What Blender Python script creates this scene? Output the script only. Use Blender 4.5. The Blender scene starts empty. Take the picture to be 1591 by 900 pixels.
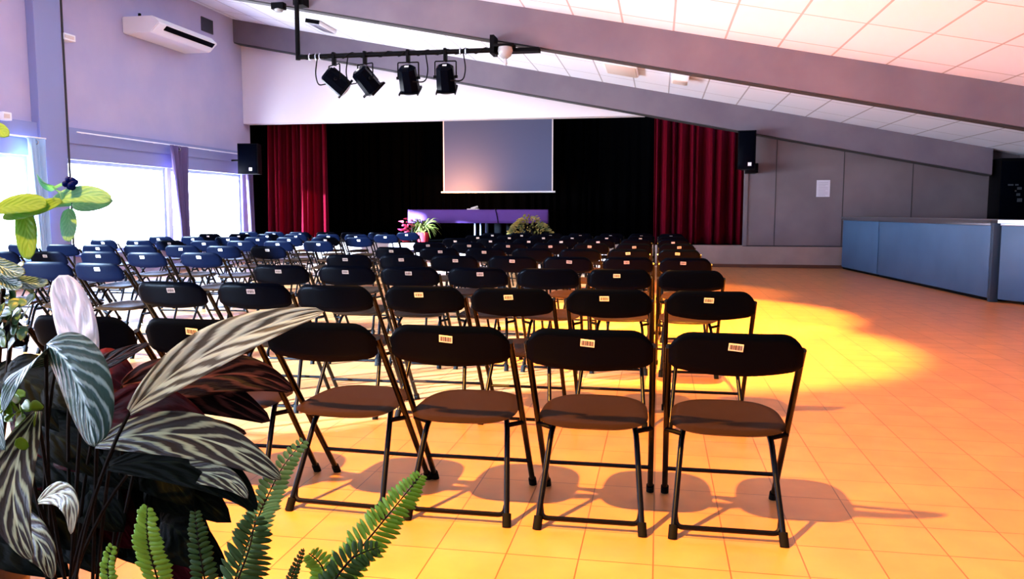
import bpy, bmesh, math, random
from mathutils import Vector, Matrix, Euler
random.seed(7)
S = bpy.context.scene
COL = S.collection
PI = math.pi

# ------------------------------------------------------------------ camera
F_PX = 1250.0
YAW, PITCH = math.radians(10.33), math.radians(5.57)
CAMZ = 1.22
cd = bpy.data.cameras.new('camera'); cam = bpy.data.objects.new('camera', cd); COL.objects.link(cam)
cd.sensor_width = 36; cd.lens = F_PX/1591*36; cd.clip_start = 0.05; cd.clip_end = 200
cam.location = (0, 0, CAMZ); cam.rotation_euler = (PI/2-PITCH, 0, YAW)
S.camera = cam
_fw = Vector((-math.sin(YAW)*math.cos(PITCH), math.cos(YAW)*math.cos(PITCH), -math.sin(PITCH)))
_r = Vector((math.cos(YAW), math.sin(YAW), 0)); _u = _r.cross(_fw)
def at(x, y, X=None, Y=None, Z=None, D=None):
    """measured photo point -> place in the room on plane X / Y / Z or at distance D"""
    d = _fw + _r*((x-795.5)/F_PX) - _u*((y-450)/F_PX)
    t = X/d.x if X is not None else Y/d.y if Y is not None else (Z-CAMZ)/d.z if Z is not None else D
    return Vector((0, 0, CAMZ)) + d*t

# ------------------------------------------------------------------ world, light, exposure
S.view_settings.view_transform = 'Standard'; S.view_settings.look = 'None'
S.view_settings.gamma = 1; S.view_settings.use_curve_mapping = False
S.view_settings.exposure = 1.05
W = bpy.data.worlds.new('daylight'); S.world = W; W.use_nodes = True
bg = W.node_tree.nodes['Background']; 
_n, _l = W.node_tree.nodes, W.node_tree.links      # blue sky above, sunlit pale ground haze below
_tc = _n.new('ShaderNodeTexCoord'); _sx = _n.new('ShaderNodeSeparateXYZ'); _cr = _n.new('ShaderNodeValToRGB'); _mr = _n.new('ShaderNodeMapRange')
_mr.inputs[1].default_value = -.06; _mr.inputs[2].default_value = .10
_cr.color_ramp.elements[0].color = (1.5, 1.6, 1.8, 1); _cr.color_ramp.elements[1].color = (0.30, 0.46, .82, 1)
_l.new(_tc.outputs['Generated'], _sx.inputs[0]); _l.new(_sx.outputs[2], _mr.inputs[0]); _l.new(_mr.outputs[0], _cr.inputs[0]); _l.new(_cr.outputs[0], bg.inputs[0])
bg.inputs[1].default_value = 12.5
XL, XR, YB, YF = -9.84, 7.18, 18.1, -4.0        # left wall, right wall, stage wall, rear wall
XLZ = lambda x: 3.225-0.195*x                     # underside of beams
CZ = lambda x: XLZ(x)+0.52                        # ceiling
def lamp(name, typ, loc, power, col, **k):
    l = bpy.data.lights.new(name, typ); o = bpy.data.objects.new(name, l); COL.objects.link(o)
    o.location = loc; l.energy = power; l.color = col
    for a, v in k.items(): setattr(l, a, v)
    return o
WINS = [(-3.7, -.1), (.1, 3.9), (4.1, 7.5), (7.7, 11.32), (12.16, 14.95), (15.1, 17.95)]  # first one, behind the camera, is added to let sun reach the floor
for y0, y1 in WINS:
    o = lamp('window_daylight', 'AREA', (XL-0.02, (y0+y1)/2, 1.28), 1, (1, 1, 1), shape='RECTANGLE', size=1.6, size_y=y1-y0)
    o.rotation_euler = (0, -PI/2, 0); o.data.cycles.is_portal = True
sun = lamp('sun', 'SUN', (-20, 5, 8), 85, (.50, .72, 1.0), angle=math.radians(1.5))
sun.rotation_euler = Vector((1, .95, -.215)).to_track_quat('-Z', 'Y').to_euler()
WARM = (1.0, 0.42, 0.04)
LAMPS = [(-2.5, 0.5, 3.0, 3800, 52, .55), (0.15, 7.6, 3.62, 3600, 64, .3), (0.15, 9.8, 3.62, 3600, 64, .3), (0.1, 12.4, 3.62, 550, 60, .45)]
for x, y, z, p, a, bl in LAMPS:
    z = CZ(x)-0.07
    o = lamp('ceiling_lamp_light', 'SPOT', (x, y, z), p, WARM, spot_size=math.radians(a), spot_blend=bl, shadow_soft_size=.07)
    if y < 1: o.rotation_euler = (Vector((.15, 3.75, 0))-Vector((x, y, z))).to_track_quat('-Z', 'Y').to_euler()

# ------------------------------------------------------------------ materials
def mat(name, col, rough=.6, metal=0, spec=.5, **k):
    m = bpy.data.materials.new(name); m.use_nodes = True
    b = m.node_tree.nodes['Principled BSDF']
    b.inputs['Base Color'].default_value = (*col, 1); b.inputs['Roughness'].default_value = rough
    b.inputs['Metallic'].default_value = metal; b.inputs['Specular IOR Level'].default_value = spec
    for n, v in k.items(): b.inputs[n.replace('_', ' ')].default_value = v
    return m
def N(m, t, **k):
    n = m.node_tree.nodes.new(t)
    for a, v in k.items(): setattr(n, a, v)
    return n
def noisy(m, c1, c2, scale=8, detail=3, stretch=(1, 1, 1), bump=0):
    L = m.node_tree.links; b = m.node_tree.nodes['Principled BSDF']
    tc = N(m, 'ShaderNodeTexCoord'); mp = N(m, 'ShaderNodeMapping'); mp.inputs['Scale'].default_value = stretch
    nz = N(m, 'ShaderNodeTexNoise'); nz.inputs['Scale'].default_value = scale; nz.inputs['Detail'].default_value = detail
    cr = N(m, 'ShaderNodeValToRGB'); cr.color_ramp.elements[0].position = .35; cr.color_ramp.elements[1].position = .65
    cr.color_ramp.elements[0].color = (*c1, 1); cr.color_ramp.elements[1].color = (*c2, 1)
    L.new(tc.outputs['Object'], mp.inputs[0]); L.new(mp.outputs[0], nz.inputs[0]); L.new(nz.outputs[0], cr.inputs[0]); L.new(cr.outputs[0], b.inputs['Base Color'])
    if bump:
        bp = N(m, 'ShaderNodeBump'); bp.inputs['Strength'].default_value = bump; bp.inputs['Distance'].default_value = .01
        L.new(nz.outputs[0], bp.inputs['Height']); L.new(bp.outputs[0], b.inputs['Normal'])
    return m
M = {}
M['wall_mauve'] = noisy(mat('painted_wall', (.3, .26, .33), .8, spec=.2), (.46, .45, .68), (.52, .49, .70), 1.5, 4)
M['wall_white'] = mat('white_wall', (.85, .80, .86), .8, spec=.2)
M['wall_grey'] = noisy(mat('grey_panel_wall', (.2, .18, .2), .7, spec=.25), (.15, .13, .145), (.185, .16, .175), 1.2, 3)
M['plinth'] = noisy(mat('plinth_panel', (.3, .25, .24), .7, spec=.25), (.30, .24, .23), (.36, .29, .27), 2, 3)
M['beam'] = noisy(mat('grey_beam', (.16, .14, .16), .75, spec=.2), (.15, .13, .17), (.19, .165, .20), 1.2, 4)
M['trim'] = mat('window_trim', (.26, .30, .56), .5)
M['trim_dark'] = mat('dark_seam', (.03, .03, .035), .7)
M['alu'] = mat('window_frame_metal', (.34, .40, .55), .4)
M['black'] = mat('black_plastic', (.0004, .0009, .0034), .33, spec=.5, IOR=1.085)
M['black_cloth'] = mat('black_drape_cloth', (.0012, .0012, .0014), .95, spec=0)
M['black_matte'] = mat('black_matte_metal', (.0012, .0012, .002), .5, spec=.5, IOR=1.15)
M['tube'] = mat('black_enamel_tube', (.0008, .0008, .0012), .25, spec=.5, IOR=1.25)
M['seat'] = mat('dark_seat_plastic', (.016, .0075, .0035), .30, spec=.5, IOR=1.05)
M['rubber'] = mat('black_rubber', (.002, .002, .002), .8, spec=.1)
M['sticker'] = mat('white_sticker', (.62, .58, .55), .6)
M['ink'] = mat('barcode_ink', (.05, .04, .04), .7)
M['paper'] = mat('white_paper', (.62, .62, .72), .8)
M['white'] = mat('white_enamel', (.94, .95, .97), .35)
M['cream'] = mat('cream_plastic', (.75, .65, .6), .5)
M['counter'] = noisy(mat('blue_grey_laminate', (.12, .2, .32), .5), (.045, .115, .22), (.06, .14, .26), 1.5, 2)
M['steel'] = mat('counter_steel', (.45, .48, .55), .3, 1)
M['red'] = mat('red_velvet', (.085, .0009, .006), .8, spec=.03)
M['red'].node_tree.nodes['Principled BSDF'].inputs['Sheen Weight'].default_value = .06
M['red'].node_tree.nodes['Principled BSDF'].inputs['Sheen Tint'].default_value = (1, .06, .3, 1)
M['purple'] = mat('mauve_curtain_cloth', (.13, .10, .24), .85, spec=.1)
M['lilac'] = mat('violet_lit_cloth', (.10, .042, .19), .8, spec=.1)  # violet cast of the lighting put into the cloth colour
M['screen'] = mat('projection_screen_fabric', (.10, .11, .19), .8, spec=.1)
M['glass'] = mat('lamp_glass', (.8, .85, .9), .1, Transmission_Weight=.6)
M['pot'] = mat('dark_pot_glaze', (.01, .009, .008), .5)
M['soil'] = mat('potting_soil', (.01, .006, .004), .95)
M['redpot'] = mat('red_pot_glaze', (.55, .02, .03), .4)
M['stem'] = mat('plant_stem', (.010, .007, .004), .7, spec=.1)
# window pane
g = bpy.data.materials.new('window_glass'); g.use_nodes = True
nt = g.node_tree; nt.nodes.clear()
o_ = nt.nodes.new('ShaderNodeOutputMaterial'); t_ = nt.nodes.new('ShaderNodeBsdfTransparent'); gl = nt.nodes.new('ShaderNodeBsdfGlossy'); mx = nt.nodes.new('ShaderNodeMixShader')
gl.inputs['Roughness'].default_value = .02; mx.inputs[0].default_value = .05
nt.links.new(t_.outputs[0], mx.inputs[1]); nt.links.new(gl.outputs[0], mx.inputs[2]); nt.links.new(mx.outputs[0], o_.inputs[0])
M['pane'] = g
# tiled floor
m = mat('terracotta_tile_floor', (.62, .36, .17), .34, spec=.45); L = m.node_tree.links; b = m.node_tree.nodes['Principled BSDF']
tc = N(m, 'ShaderNodeTexCoord'); mp = N(m, 'ShaderNodeMapping'); mp.inputs['Location'].default_value = (0.0, -3.247, 0)
br = N(m, 'ShaderNodeTexBrick'); br.offset = 0; br.squash = 1
for n, v in (('Scale', 1), ('Mortar Size', .0028), ('Mortar Smooth', .2), ('Brick Width', .2585), ('Row Height', .262), ('Bias', 0)): br.inputs[n].default_value = v
br.inputs['Color1'].default_value = (.48, .205, .062, 1); br.inputs['Color2'].default_value = (.53, .23, .07, 1); br.inputs['Mortar'].default_value = (.20, .075, .02, 1)
nz = N(m, 'ShaderNodeTexNoise'); nz.inputs['Scale'].default_value = 5; nz.inputs['Detail'].default_value = 6
mr = N(m, 'ShaderNodeMapRange'); mr.inputs[1].default_value = .3; mr.inputs[2].default_value = .7; mr.inputs[3].default_value = .86; mr.inputs[4].default_value = 1.08
ml = N(m, 'ShaderNodeVectorMath', operation='SCALE')
L.new(tc.outputs['Object'], mp.inputs[0]); L.new(mp.outputs[0], br.inputs[0]); L.new(tc.outputs['Object'], nz.inputs[0]); L.new(nz.outputs[0], mr.inputs[0])
L.new(br.outputs[0], ml.inputs[0]); L.new(mr.outputs[0], ml.inputs['Scale']); L.new(ml.outputs[0], b.inputs['Base Color'])
bp = N(m, 'ShaderNodeBump'); bp.inputs['Strength'].default_value = .25; bp.inputs['Distance'].default_value = .002; bp.invert = True
L.new(br.outputs['Fac'], bp.inputs['Height']); L.new(bp.outputs[0], b.inputs['Normal'])
M['floor'] = m
# ceiling panels with joints
m = mat('white_ceiling_panels', (.9, .9, .93), .85, spec=.1); L = m.node_tree.links; b = m.node_tree.nodes['Principled BSDF']
tc = N(m, 'ShaderNodeTexCoord'); mp = N(m, 'ShaderNodeMapping'); mp.inputs['Location'].default_value = (-.15, 0, 0)
br = N(m, 'ShaderNodeTexBrick'); br.offset = 0; br.squash = 1
for n, v in (('Scale', 1), ('Mortar Size', .014), ('Mortar Smooth', .1), ('Brick Width', .70), ('Row Height', 1.4), ('Bias', 0)): br.inputs[n].default_value = v
br.inputs['Color1'].default_value = (.80, .84, .97, 1); br.inputs['Color2'].default_value = (.84, .87, .98, 1); br.inputs['Mortar'].default_value = (.45, .45, .52, 1)
L.new(tc.outputs['Object'], mp.inputs[0]); L.new(mp.outputs[0], br.inputs[0]); L.new(br.outputs[0], b.inputs['Base Color'])
M['ceiling'] = m

# ------------------------------------------------------------------ mesh helpers
def tag(o, label=None, cat=None, group=None, kind=None):
    for k, v in (('label', label), ('category', cat), ('group', group), ('kind', kind)):
        if v: o[k] = v
    return o
def obj(name, bm, m, parent=None, loc=None, rot=None, smooth=True, mats=None):
    me = bpy.data.meshes.new(name); bm.to_mesh(me); bm.free()
    for q in (mats or [m]): me.materials.append(q if not isinstance(q, str) else M[q])
    if smooth:
        for p in me.polygons: p.use_smooth = True
        try: me.set_sharp_from_angle(angle=math.radians(40))
        except Exception: pass
    o = bpy.data.objects.new(name, me); COL.objects.link(o)
    if loc is not None: o.location = loc
    if rot is not None: o.rotation_euler = rot
    if parent: o.parent = parent
    return o
def empty(name, loc, rz=0, label=None, cat=None, group=None):
    o = bpy.data.objects.new(name, None); COL.objects.link(o); o.location = loc; o.rotation_euler = (0, 0, rz); o.empty_display_size = .1
    return tag(o, label, cat, group)
def box(x0, x1, y0, y1, z0, z1, bm=None, bevel=0, mi=0):
    t = bmesh.new()
    vs = [t.verts.new((x, y, z)) for x in (x0, x1) for y in (y0, y1) for z in (z0, z1)]
    for f in ((0, 1, 3, 2), (4, 6, 7, 5), (0, 4, 5, 1), (2, 3, 7, 6), (0, 2, 6, 4), (1, 5, 7, 3)): t.faces.new([vs[i] for i in f])
    if bevel: bmesh.ops.bevel(t, geom=list(t.edges), offset=bevel, segments=2, affect='EDGES', profile=.5)
    bmesh.ops.recalc_face_normals(t, faces=t.faces)
    for f in t.faces: f.material_index = mi
    return merge(bm, t)
def merge(bm, t, mtx=None):
    if mtx is not None: bmesh.ops.transform(t, matrix=mtx, verts=t.verts)
    if bm is None: return t
    me = bpy.data.meshes.new('tmp'); t.to_mesh(me); t.free(); bm.from_mesh(me); bpy.data.meshes.remove(me)
    return bm
def tube(pts, r, bm=None, seg=8, smooth=True, closed=False, mi=0, rs=None):
    t = bmesh.new(); pts = [Vector(p) for p in pts]; n = len(pts); rings = []
    up = None
    for i, p in enumerate(pts):
        if closed: d = pts[(i+1) % n]-pts[i-1]
        else: d = pts[min(i+1, n-1)]-pts[max(i-1, 0)]
        d.normalize()
        if up is None: up = d.orthogonal().normalized()
        up = (up-d*up.dot(d)).normalized() if (up-d*up.dot(d)).length > 1e-6 else d.orthogonal().normalized()
        s = d.cross(up); rr = rs[i] if rs else r
        rings.append([t.verts.new(p+up*math.cos(a)*rr+s*math.sin(a)*rr) for a in [2*PI*k/seg for k in range(seg)]])
    for i in range(n if closed else n-1):
        A, B = rings[i], rings[(i+1) % n]
        for k in range(seg): t.faces.new((A[k], A[(k+1) % seg], B[(k+1) % seg], B[k]))
    if not closed: t.faces.new(rings[0][::-1]); t.faces.new(rings[-1])
    bmesh.ops.recalc_face_normals(t, faces=t.faces)
    for f in t.faces: f.material_index = mi
    return merge(bm, t)
def bend(pts, rad, n=5):
    """round the corners of a polyline"""
    pts = [Vector(p) for p in pts]; out = [pts[0]]
    for i in range(1, len(pts)-1):
        a = (pts[i-1]-pts[i]); c = (pts[i+1]-pts[i]); ra = min(rad, a.length*.45, c.length*.45)
        A = pts[i]+a.normalized()*ra; C_ = pts[i]+c.normalized()*ra
        for k in range(n+1):
            t = k/n; out.append(A*(1-t)**2+pts[i]*2*t*(1-t)+C_*t*t)
    return out+[pts[-1]]
def lathe(prof, bm=None, seg=24, mi=0):
    t = bmesh.new(); rings = []
    for r, z in prof: rings.append([t.verts.new((r*math.cos(2*PI*k/seg), r*math.sin(2*PI*k/seg), z)) for k in range(seg)])
    for A, B in zip(rings, rings[1:]):
        for k in range(seg): t.faces.new((A[k], A[(k+1) % seg], B[(k+1) % seg], B[k]))
    t.faces.new(rings[0][::-1]); t.faces.new(rings[-1]); bmesh.ops.recalc_face_normals(t, faces=t.faces)
    for f in t.faces: f.material_index = mi
    return merge(bm, t)
def grid(fn, nu, nv, bm=None, mi=0, mats=None):
    t = bmesh.new(); V = [[t.verts.new(fn(i/nu, j/nv)) for j in range(nv+1)] for i in range(nu+1)]
    for i in range(nu):
        for j in range(nv):
            f = t.faces.new((V[i][j], V[i+1][j], V[i+1][j+1], V[i][j+1])); f.material_index = mats(i/nu, j/nv) if mats else mi
    return merge(bm, t)
def prism(poly, axis, a, b2, bm=None, mi=0):
    """poly of 2D points extruded along axis 'X','Y' or 'Z' from a to b2"""
    t = bmesh.new(); mk = {'X': lambda p, q: (q, p[0], p[1]), 'Y': lambda p, q: (p[0], q, p[1]), 'Z': lambda p, q: (p[0], p[1], q)}[axis]
    A = [t.verts.new(mk(p, a)) for p in poly]; B = [t.verts.new(mk(p, b2)) for p in poly]; n = len(poly)
    t.faces.new(A); t.faces.new(B[::-1])
    for i in range(n): t.faces.new((A[i], B[i], B[(i+1) % n], A[(i+1) % n]))
    bmesh.ops.recalc_face_normals(t, faces=t.faces)
    for f in t.faces: f.material_index = mi
    return merge(bm, t)
def struct(name, bm, m, smooth=False, mats=None): return tag(obj(name, bm, m, smooth=smooth, mats=mats), kind='structure')
def copy_tree(o, parent=None, skip=()):
    c = o.copy(); COL.objects.link(c); c.parent = parent
    for ch in list(o.children):
        if ch.name.split('.')[0] not in skip: copy_tree(ch, c, skip)
    return c

# ------------------------------------------------------------------ room shell
struct('floor', box(XL-.3, XR+.3, YF-.3, YB+.1, -.12, 0), 'floor')
t = .15
cb = prism([(XL-.3, CZ(XL-.3)), (XR+.3, CZ(XR+.3)), (XR+.3, CZ(XR+.3)+t), (XL-.3, CZ(XL-.3)+t)], 'Y', YF-.3, YB+.3)
struct('ceiling', cb, 'ceiling')
# left wall: upper part, sill, piers around the windows
HEAD, SILL = 2.09, .48
bm = box(XL-.3, XL, YF-.3, YB+.3, HEAD, CZ(XL)+.05)
box(XL-.3, XL, YF-.3, YB+.3, 0, SILL, bm)
edges = [YF-.3]+[v for w in WINS for v in w]+[YB+.3]
for k in range(0, len(edges), 2): box(XL-.3, XL, edges[k], edges[k+1], SILL, HEAD, bm)
struct('wall_left', bm, 'wall_mauve')
bm = bmesh.new()
for y0, y1 in WINS:
    pass
for k, (y0, y1) in enumerate(WINS):
    bm = bmesh.new(); xa, xb = XL-.14, XL-.06
    for a, c in ((y0, y0+.06), (y1-.06, y1)): box(xa, xb, a, c, SILL, HEAD, bm)
    box(xa, xb, y0+.06, y1-.06, SILL, SILL+.06, bm); box(xa, xb, y0+.06, y1-.06, HEAD-.06, HEAD, bm)
    if k in (0, 1, 2, 3): box(xa, xb, (y0+y1)/2-.035, (y0+y1)/2+.035, SILL+.06, HEAD-.06, bm)
    w = struct('window_%d' % (k+1), bm, 'alu')
    p = obj('pane', box(XL-.105, XL-.099, y0+.06, y1-.06, SILL+.06, HEAD-.06), 'pane', w, smooth=False)
    if k == 3:
        h = obj('handle', tube(bend([(XL-.06, 11.27, 1.02), (XL-.02, 11.27, 1.02), (XL-.02, 11.27, 1.2)], .02), .012, seg=8), 'black_matte', w)
# lintel band, rail and roller box above the windows
bm = box(XL, XL+.10, YF, 11.40, 2.36, 2.62); box(XL, XL+.10, 11.99, YB, 2.36, 2.62, bm)
box(XL, XL+.07, YF, 11.40, HEAD, 2.36, bm); box(XL, XL+.07, 11.99, YB, HEAD, 2.36, bm)
struct('trim_1', bm, 'trim')
bm = box(XL, XL+.16, YF, 11.4, SILL-.04, SILL); box(XL, XL+.16, 12.2, YB, SILL-.04, SILL, bm); struct('trim_2', bm, 'trim')
# pillar that carries the first beam
bm = box(XL, XL+.15, 11.40, 11.98, 0, CZ(XL), bevel=.01); struct('trim_3', bm, 'trim')
tag(obj('cable_conduit', tube([(XL+.16, 11.999, 0), (XL+.16, 11.999, 5.4)], .018, seg=8), 'trim_dark'), 'thin dark conduit running up the window-side pillar', 'pipe')
# beams
def beam(y0, y1, name, x1=XR):
    bm = prism([(XL, XLZ(XL)), (x1, XLZ(x1)), (x1, CZ(x1)), (XL, CZ(XL))], 'Y', y0, y1)
    prism([(XL, XLZ(XL)-.02), (x1, XLZ(x1)-.02), (x1, XLZ(x1)+.0), (XL, XLZ(XL))], 'Y', y0+.03, y1-.03, bm, mi=1)
    struct(name, bm, None, mats=['beam', 'trim_dark'])
beam(11.7, 11.95, 'trim_4'); beam(17.75, YB, 'trim_5', 6.55); beam(5.4, 5.65, 'trim_6')
# stage wall: white part above the opening, grey panelled part to the right
OX, OZ, SZ = 1.81, 3.30, .47
bm = prism([(XL, OZ), (-.35, OZ), (-.35, CZ(-.35)), (XL, CZ(XL))], 'Y', YB, YB+.3)
struct('wall_back', bm, 'wall_white')
bm = prism([(-.35, XLZ(-.35)+.02), (OX, XLZ(OX)+.02), (OX, CZ(OX)), (-.35, CZ(-.35))], 'Y', YB, YB+.3)
prism([(OX, SZ), (XR+.3, SZ), (XR+.3, CZ(XR+.3)), (OX, CZ(OX))], 'Y', YB, YB+.3, bm)
struct('wall_stage_side', bm, 'wall_grey')
bm = bmesh.new()
for px_ in (1205, 1310, 1417):
    x = at(px_, 300, Y=YB).x; box(x-.008, x+.008, YB-.004, YB, SZ+.01, XLZ(x), bm)
box(OX-.02, XR, YB-.012, YB, SZ-.012, SZ+.012, bm)
struct('trim_7', bm, 'trim_dark')
struct('baseboard_back', box(XL, XR, YB-.02, YB, 0, .07), mat('brown_skirting', (.10, .035, .02), .6))
struct('wall_stage_plinth', box(XL, XR+.3, YB, YB+.3, 0, SZ), 'plinth')
struct('wall_right', box(XR, XR+.3, YF-.3, YB+.3, 0, CZ(XR)+.3), 'wall_grey')
bm = prism([(XL-.3, 0), (XR+.3, 0), (XR+.3, CZ(XR+.3)), (XL-.3, CZ(XL-.3))], 'Y', YF-.3, YF); struct('wall_rear', bm, 'wall_mauve')
struct('trim_8', box(OX-.02, OX+.06, YB-.03, YB, SZ, 2.4), 'wall_grey')
# stage box
SY = 22.4
bm = box(XL-.3, OX+1.2, YB+.3, SY+.2, SZ-.1, SZ); struct('floor_stage', bm, 'black_cloth')
bm = box(XL-.3, OX+1.2, SY, SY+.2, SZ, 4.2); box(XL-.3, XL, YB+.3, SY, SZ, 4.2, bm); box(OX+1.0, OX+1.2, YB+.3, SY, SZ, 4.2, bm)
struct('wall_stage', bm, 'black_cloth')
struct('ceiling_stage', box(XL-.3, OX+1.2, YB+.3, SY+.2, 4.2, 4.3), 'black_cloth')

# ------------------------------------------------------------------ curtains
def folded(y, x0, x1, z0, z1, nf, amp, ph=0, gather=0, hx=None):
    """closed drape sheet; folds of uneven width, fuller at the hem. hx: optional top z as function of x"""
    rnd = random.Random(nf*7+int(abs(x0*10)))
    ws = [rnd.uniform(.55, 1.5) for _ in range(nf)]; tot = sum(ws); cum = [0]
    for w in ws: cum.append(cum[-1]+w/tot)
    am = [rnd.uniform(.6, 1.25) for _ in range(nf+1)]
    n = nf*8
    def wave(u):
        k = 0
        while k < nf-1 and u > cum[k+1]: k += 1
        l = (u-cum[k])/(cum[k+1]-cum[k]); return math.sin(2*PI*l)*am[k]
    def f(side):
        def g_(u, v):
            zt = hx(x0+(x1-x0)*u) if hx else z1
            x = x0+(x1-x0)*u; x = x+(x-x0)*gather*v*0 ; z = zt+(z0-zt)*v
            a = amp*(.55+.45*v)
            return (x+.25*a*math.cos(u*37+ph), y+a*wave(u)+side*.006, z)
        return g_
    bm = grid(f(-1), n, 14)
    return bm
XRC0, XRC1 = at(1013, 300, Y=18.5).x, OX-.0
XLC0, XLC1 = at(378, 340, Y=18.7).x, at(507, 340, Y=18.7).x
def drape(name, bm, m, thick=.012):
    o = obj(name, bm, m); s = o.modifiers.new('thickness', 'SOLIDIFY'); s.thickness = thick; return o
tag(drape('stage_curtain', folded(18.75, XL+.25, XLC1, SZ+.01, 3.6, 12, .20), 'red'), 'red velvet curtain with pink lit folds on the window side of the stage', 'curtain')
tag(drape('stage_curtain', folded(18.75, XRC0, OX+.5, SZ+.01, 3.6, 12, .20), 'red'), 'dark red velvet curtain at the side of the stage near the grey panelled wall', 'curtain')
tag(drape('stage_backdrop', folded(21.9, XL+.1, OX+.9, SZ+.01, 4.15, 46, .07), 'black_cloth'), 'black backdrop drape hanging behind the projection screen', 'curtain')
# window curtains (run along Y, so built along x and turned)
def win_curtain(y0, y1, x, z0, z1, nf, amp, label, mm='purple', tie=None):
    rnd = random.Random(int(y0*10)); n = nf*8
    def f(u, v):
        z = z1+(z0-z1)*v; w = 1.0
        if tie is not None:
            w = 1-(1-tie)*min(1, v*1.6)
        yc = (y0+y1)/2+(y1-y0)*.15*v; y = yc+(u-.5)*(y1-y0)*w
        return (x+amp*math.sin(u*nf*2*PI)*(.6+.4*v)+.02*math.sin(u*9), y, z)
    o = drape('window_curtain', grid(f, n, 16), mm); tag(o, label, 'curtain'); 
    r_ = obj('heading_ring', tube([(x+.03*math.cos(a), (y0+y1)/2, z1-.06+.03*math.sin(a)) for a in [2*PI*k/14 for k in range(14)]], .008, seg=6, closed=True), 'steel', o)
    return o
win_curtain(14.72, 15.34, XL+.24, .12, 2.53, 4, .045, 'mauve grey curtain gathered between the two windows nearest the stage', tie=.6)
win_curtain(17.68, 17.98, XL+.24, .12, 2.44, 4, .045, 'mauve grey curtain drawn to the stage end of the windows', tie=.7)
win_curtain(11.0, 11.36, XL+.26, .12, 2.35, 4, .035, 'pale blue curtain hanging on the near side of the window-side pillar', mm=mat('pale_blue_curtain_cloth', (.35, .55, .8), .8), tie=.8)
o = obj('curtain_rail', tube([(XL+.17, 12.2, 2.545), (XL+.17, YB-.1, 2.545)], .012), 'white'); tag(o, 'thin white curtain rail above the windows beside the stage', 'curtain rail')
o2 = obj('curtain_rail', tube([(XL+.26, 9.0, 2.36), (XL+.26, 11.38, 2.36)], .012), 'white'); tag(o2, 'short white curtain rail carrying the pale blue curtain at the left', 'curtain rail')
for y in (9.1, 11.2): obj('bracket', box(XL+.06, XL+.265, y-.01, y+.01, 2.35, 2.37), 'white', o2, smooth=False)
for y in (12.4, 14.4, 16.4, 17.9): obj('bracket', box(XL+.10, XL+.175, y-.01, y+.01, 2.535, 2.555), 'white', o, smooth=False)

# ------------------------------------------------------------------ counter, cupboard, speakers, paper
def along(p, q, h, name, z0=.02):
    """counter front panel between two floor points, .6 deep on its far side"""
    p, q = Vector(p), Vector(q); d = q-p; L_ = d.length; a = math.atan2(d.y, d.x)
    return a, L_
CP = [at(1297, 415.5, Z=0), at(1365, 430.5, Z=0), at(1534, 468, Z=0)]
d0 = (CP[2]-CP[0]); CP[0] = Vector((CP[2].x+d0.x/d0.y*(18.05-CP[2].y), 18.05, 0)); CP[1] = CP[0]+(CP[2]-CP[0])*.335
CP.append(CP[2]+Vector((.06, -.12, 0))); CP.append(CP[3]+Vector((1.05, -1.75, 0)))
def counter_unit(p, q, label, mitre=0):
    d = (q-p); L_ = d.length; rz = math.atan2(d.y, d.x)
    r = empty('bar_counter', p, rz, label, 'counter', 'blue grey bar counter units')
    obj('body', prism([(.012, .02), (L_-.012, .02), (L_-.012, .6), (.012+mitre, .6)], 'Z', .04, 1.06), 'counter', r, smooth=False)
    obj('front_panel', box(0.02, L_-.02, 0, .02, .05, 1.02, bevel=.004), 'counter', r)
    obj('edge_rail', box(0.012, L_-.012, -.012, .02, 1.025, 1.06, bevel=.004), 'steel', r)
    obj('plinth', box(0.02+mitre, L_-.02, .03, .58, 0, .04), 'black_matte', r, smooth=False)
    return r
counter_unit(CP[0], CP[1], 'short blue grey bar counter unit at the stage wall end of the bar')
counter_unit(CP[1], CP[2], 'long blue grey bar counter unit in the middle of the bar')
counter_unit(CP[3], CP[4], 'bright blue bar counter unit nearest the camera at the photo edge', .35)
def worktop(pts, label):
    w = Vector((.66, 0, 0)); poly = [(v.x-.03, v.y) for v in pts]+[(v.x+.68, min(v.y+.12, YB-.03)) for v in reversed(pts)]
    o = obj('worktop', prism(poly, 'Z', 1.06, 1.10), 'steel', smooth=False); tag(o, label, 'counter top'); return o
worktop(CP[:3], 'long steel worktop lying along the bar towards the stage wall')
worktop(CP[3:], 'steel worktop on the bar counter unit nearest the camera')
CP2 = CP[2]; tag(obj('counter_post', box(CP2.x-.01, CP2.x+.09, CP2.y-.10, CP2.y-.01, 0, 1.06, bevel=.004), mat('dark_blue_post', (.02, .05, .09), .5)), 'dark post between the long and the nearest bar counter units', 'post')
# dark tall fridge against the stage wall, behind the bar
bx0, bx1 = at(1537, 300, Y=YB).x, at(1582, 300, Y=YB-.6).x
fr = empty('bottle_fridge', ((6.62+7.16)/2, YB-.3, 0), 0, 'tall black bottle fridge against the stage wall behind the bar', 'fridge')
obj('cabinet', box(-.27, .27, -.28, .28, 0, 2.26, bevel=.01), 'black_matte', fr)
dr = obj('door', box(-.255, .255, -.30, -.28, .12, 2.2, bevel=.004), 'black', fr); obj('handle', box(.21, .235, -.335, -.30, 1.0, 1.35, bevel=.005), 'black_matte', dr)
bm = bmesh.new()
for k, (x, z, w, h) in enumerate(((-.13, 1.72, .10, .03), (.0, 1.72, .06, .03), (.04, 1.64, .08, .05), (.03, 1.52, .07, .05), (.05, 1.40, .09, .07), (.0, 1.60, .03, .03))): box(x, x+w, -.303, -.3, z, z+h, bm)
obj('printed_label', bm, mat('faded_label_print', (.05, .06, .07), .6), dr, smooth=False)
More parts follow.
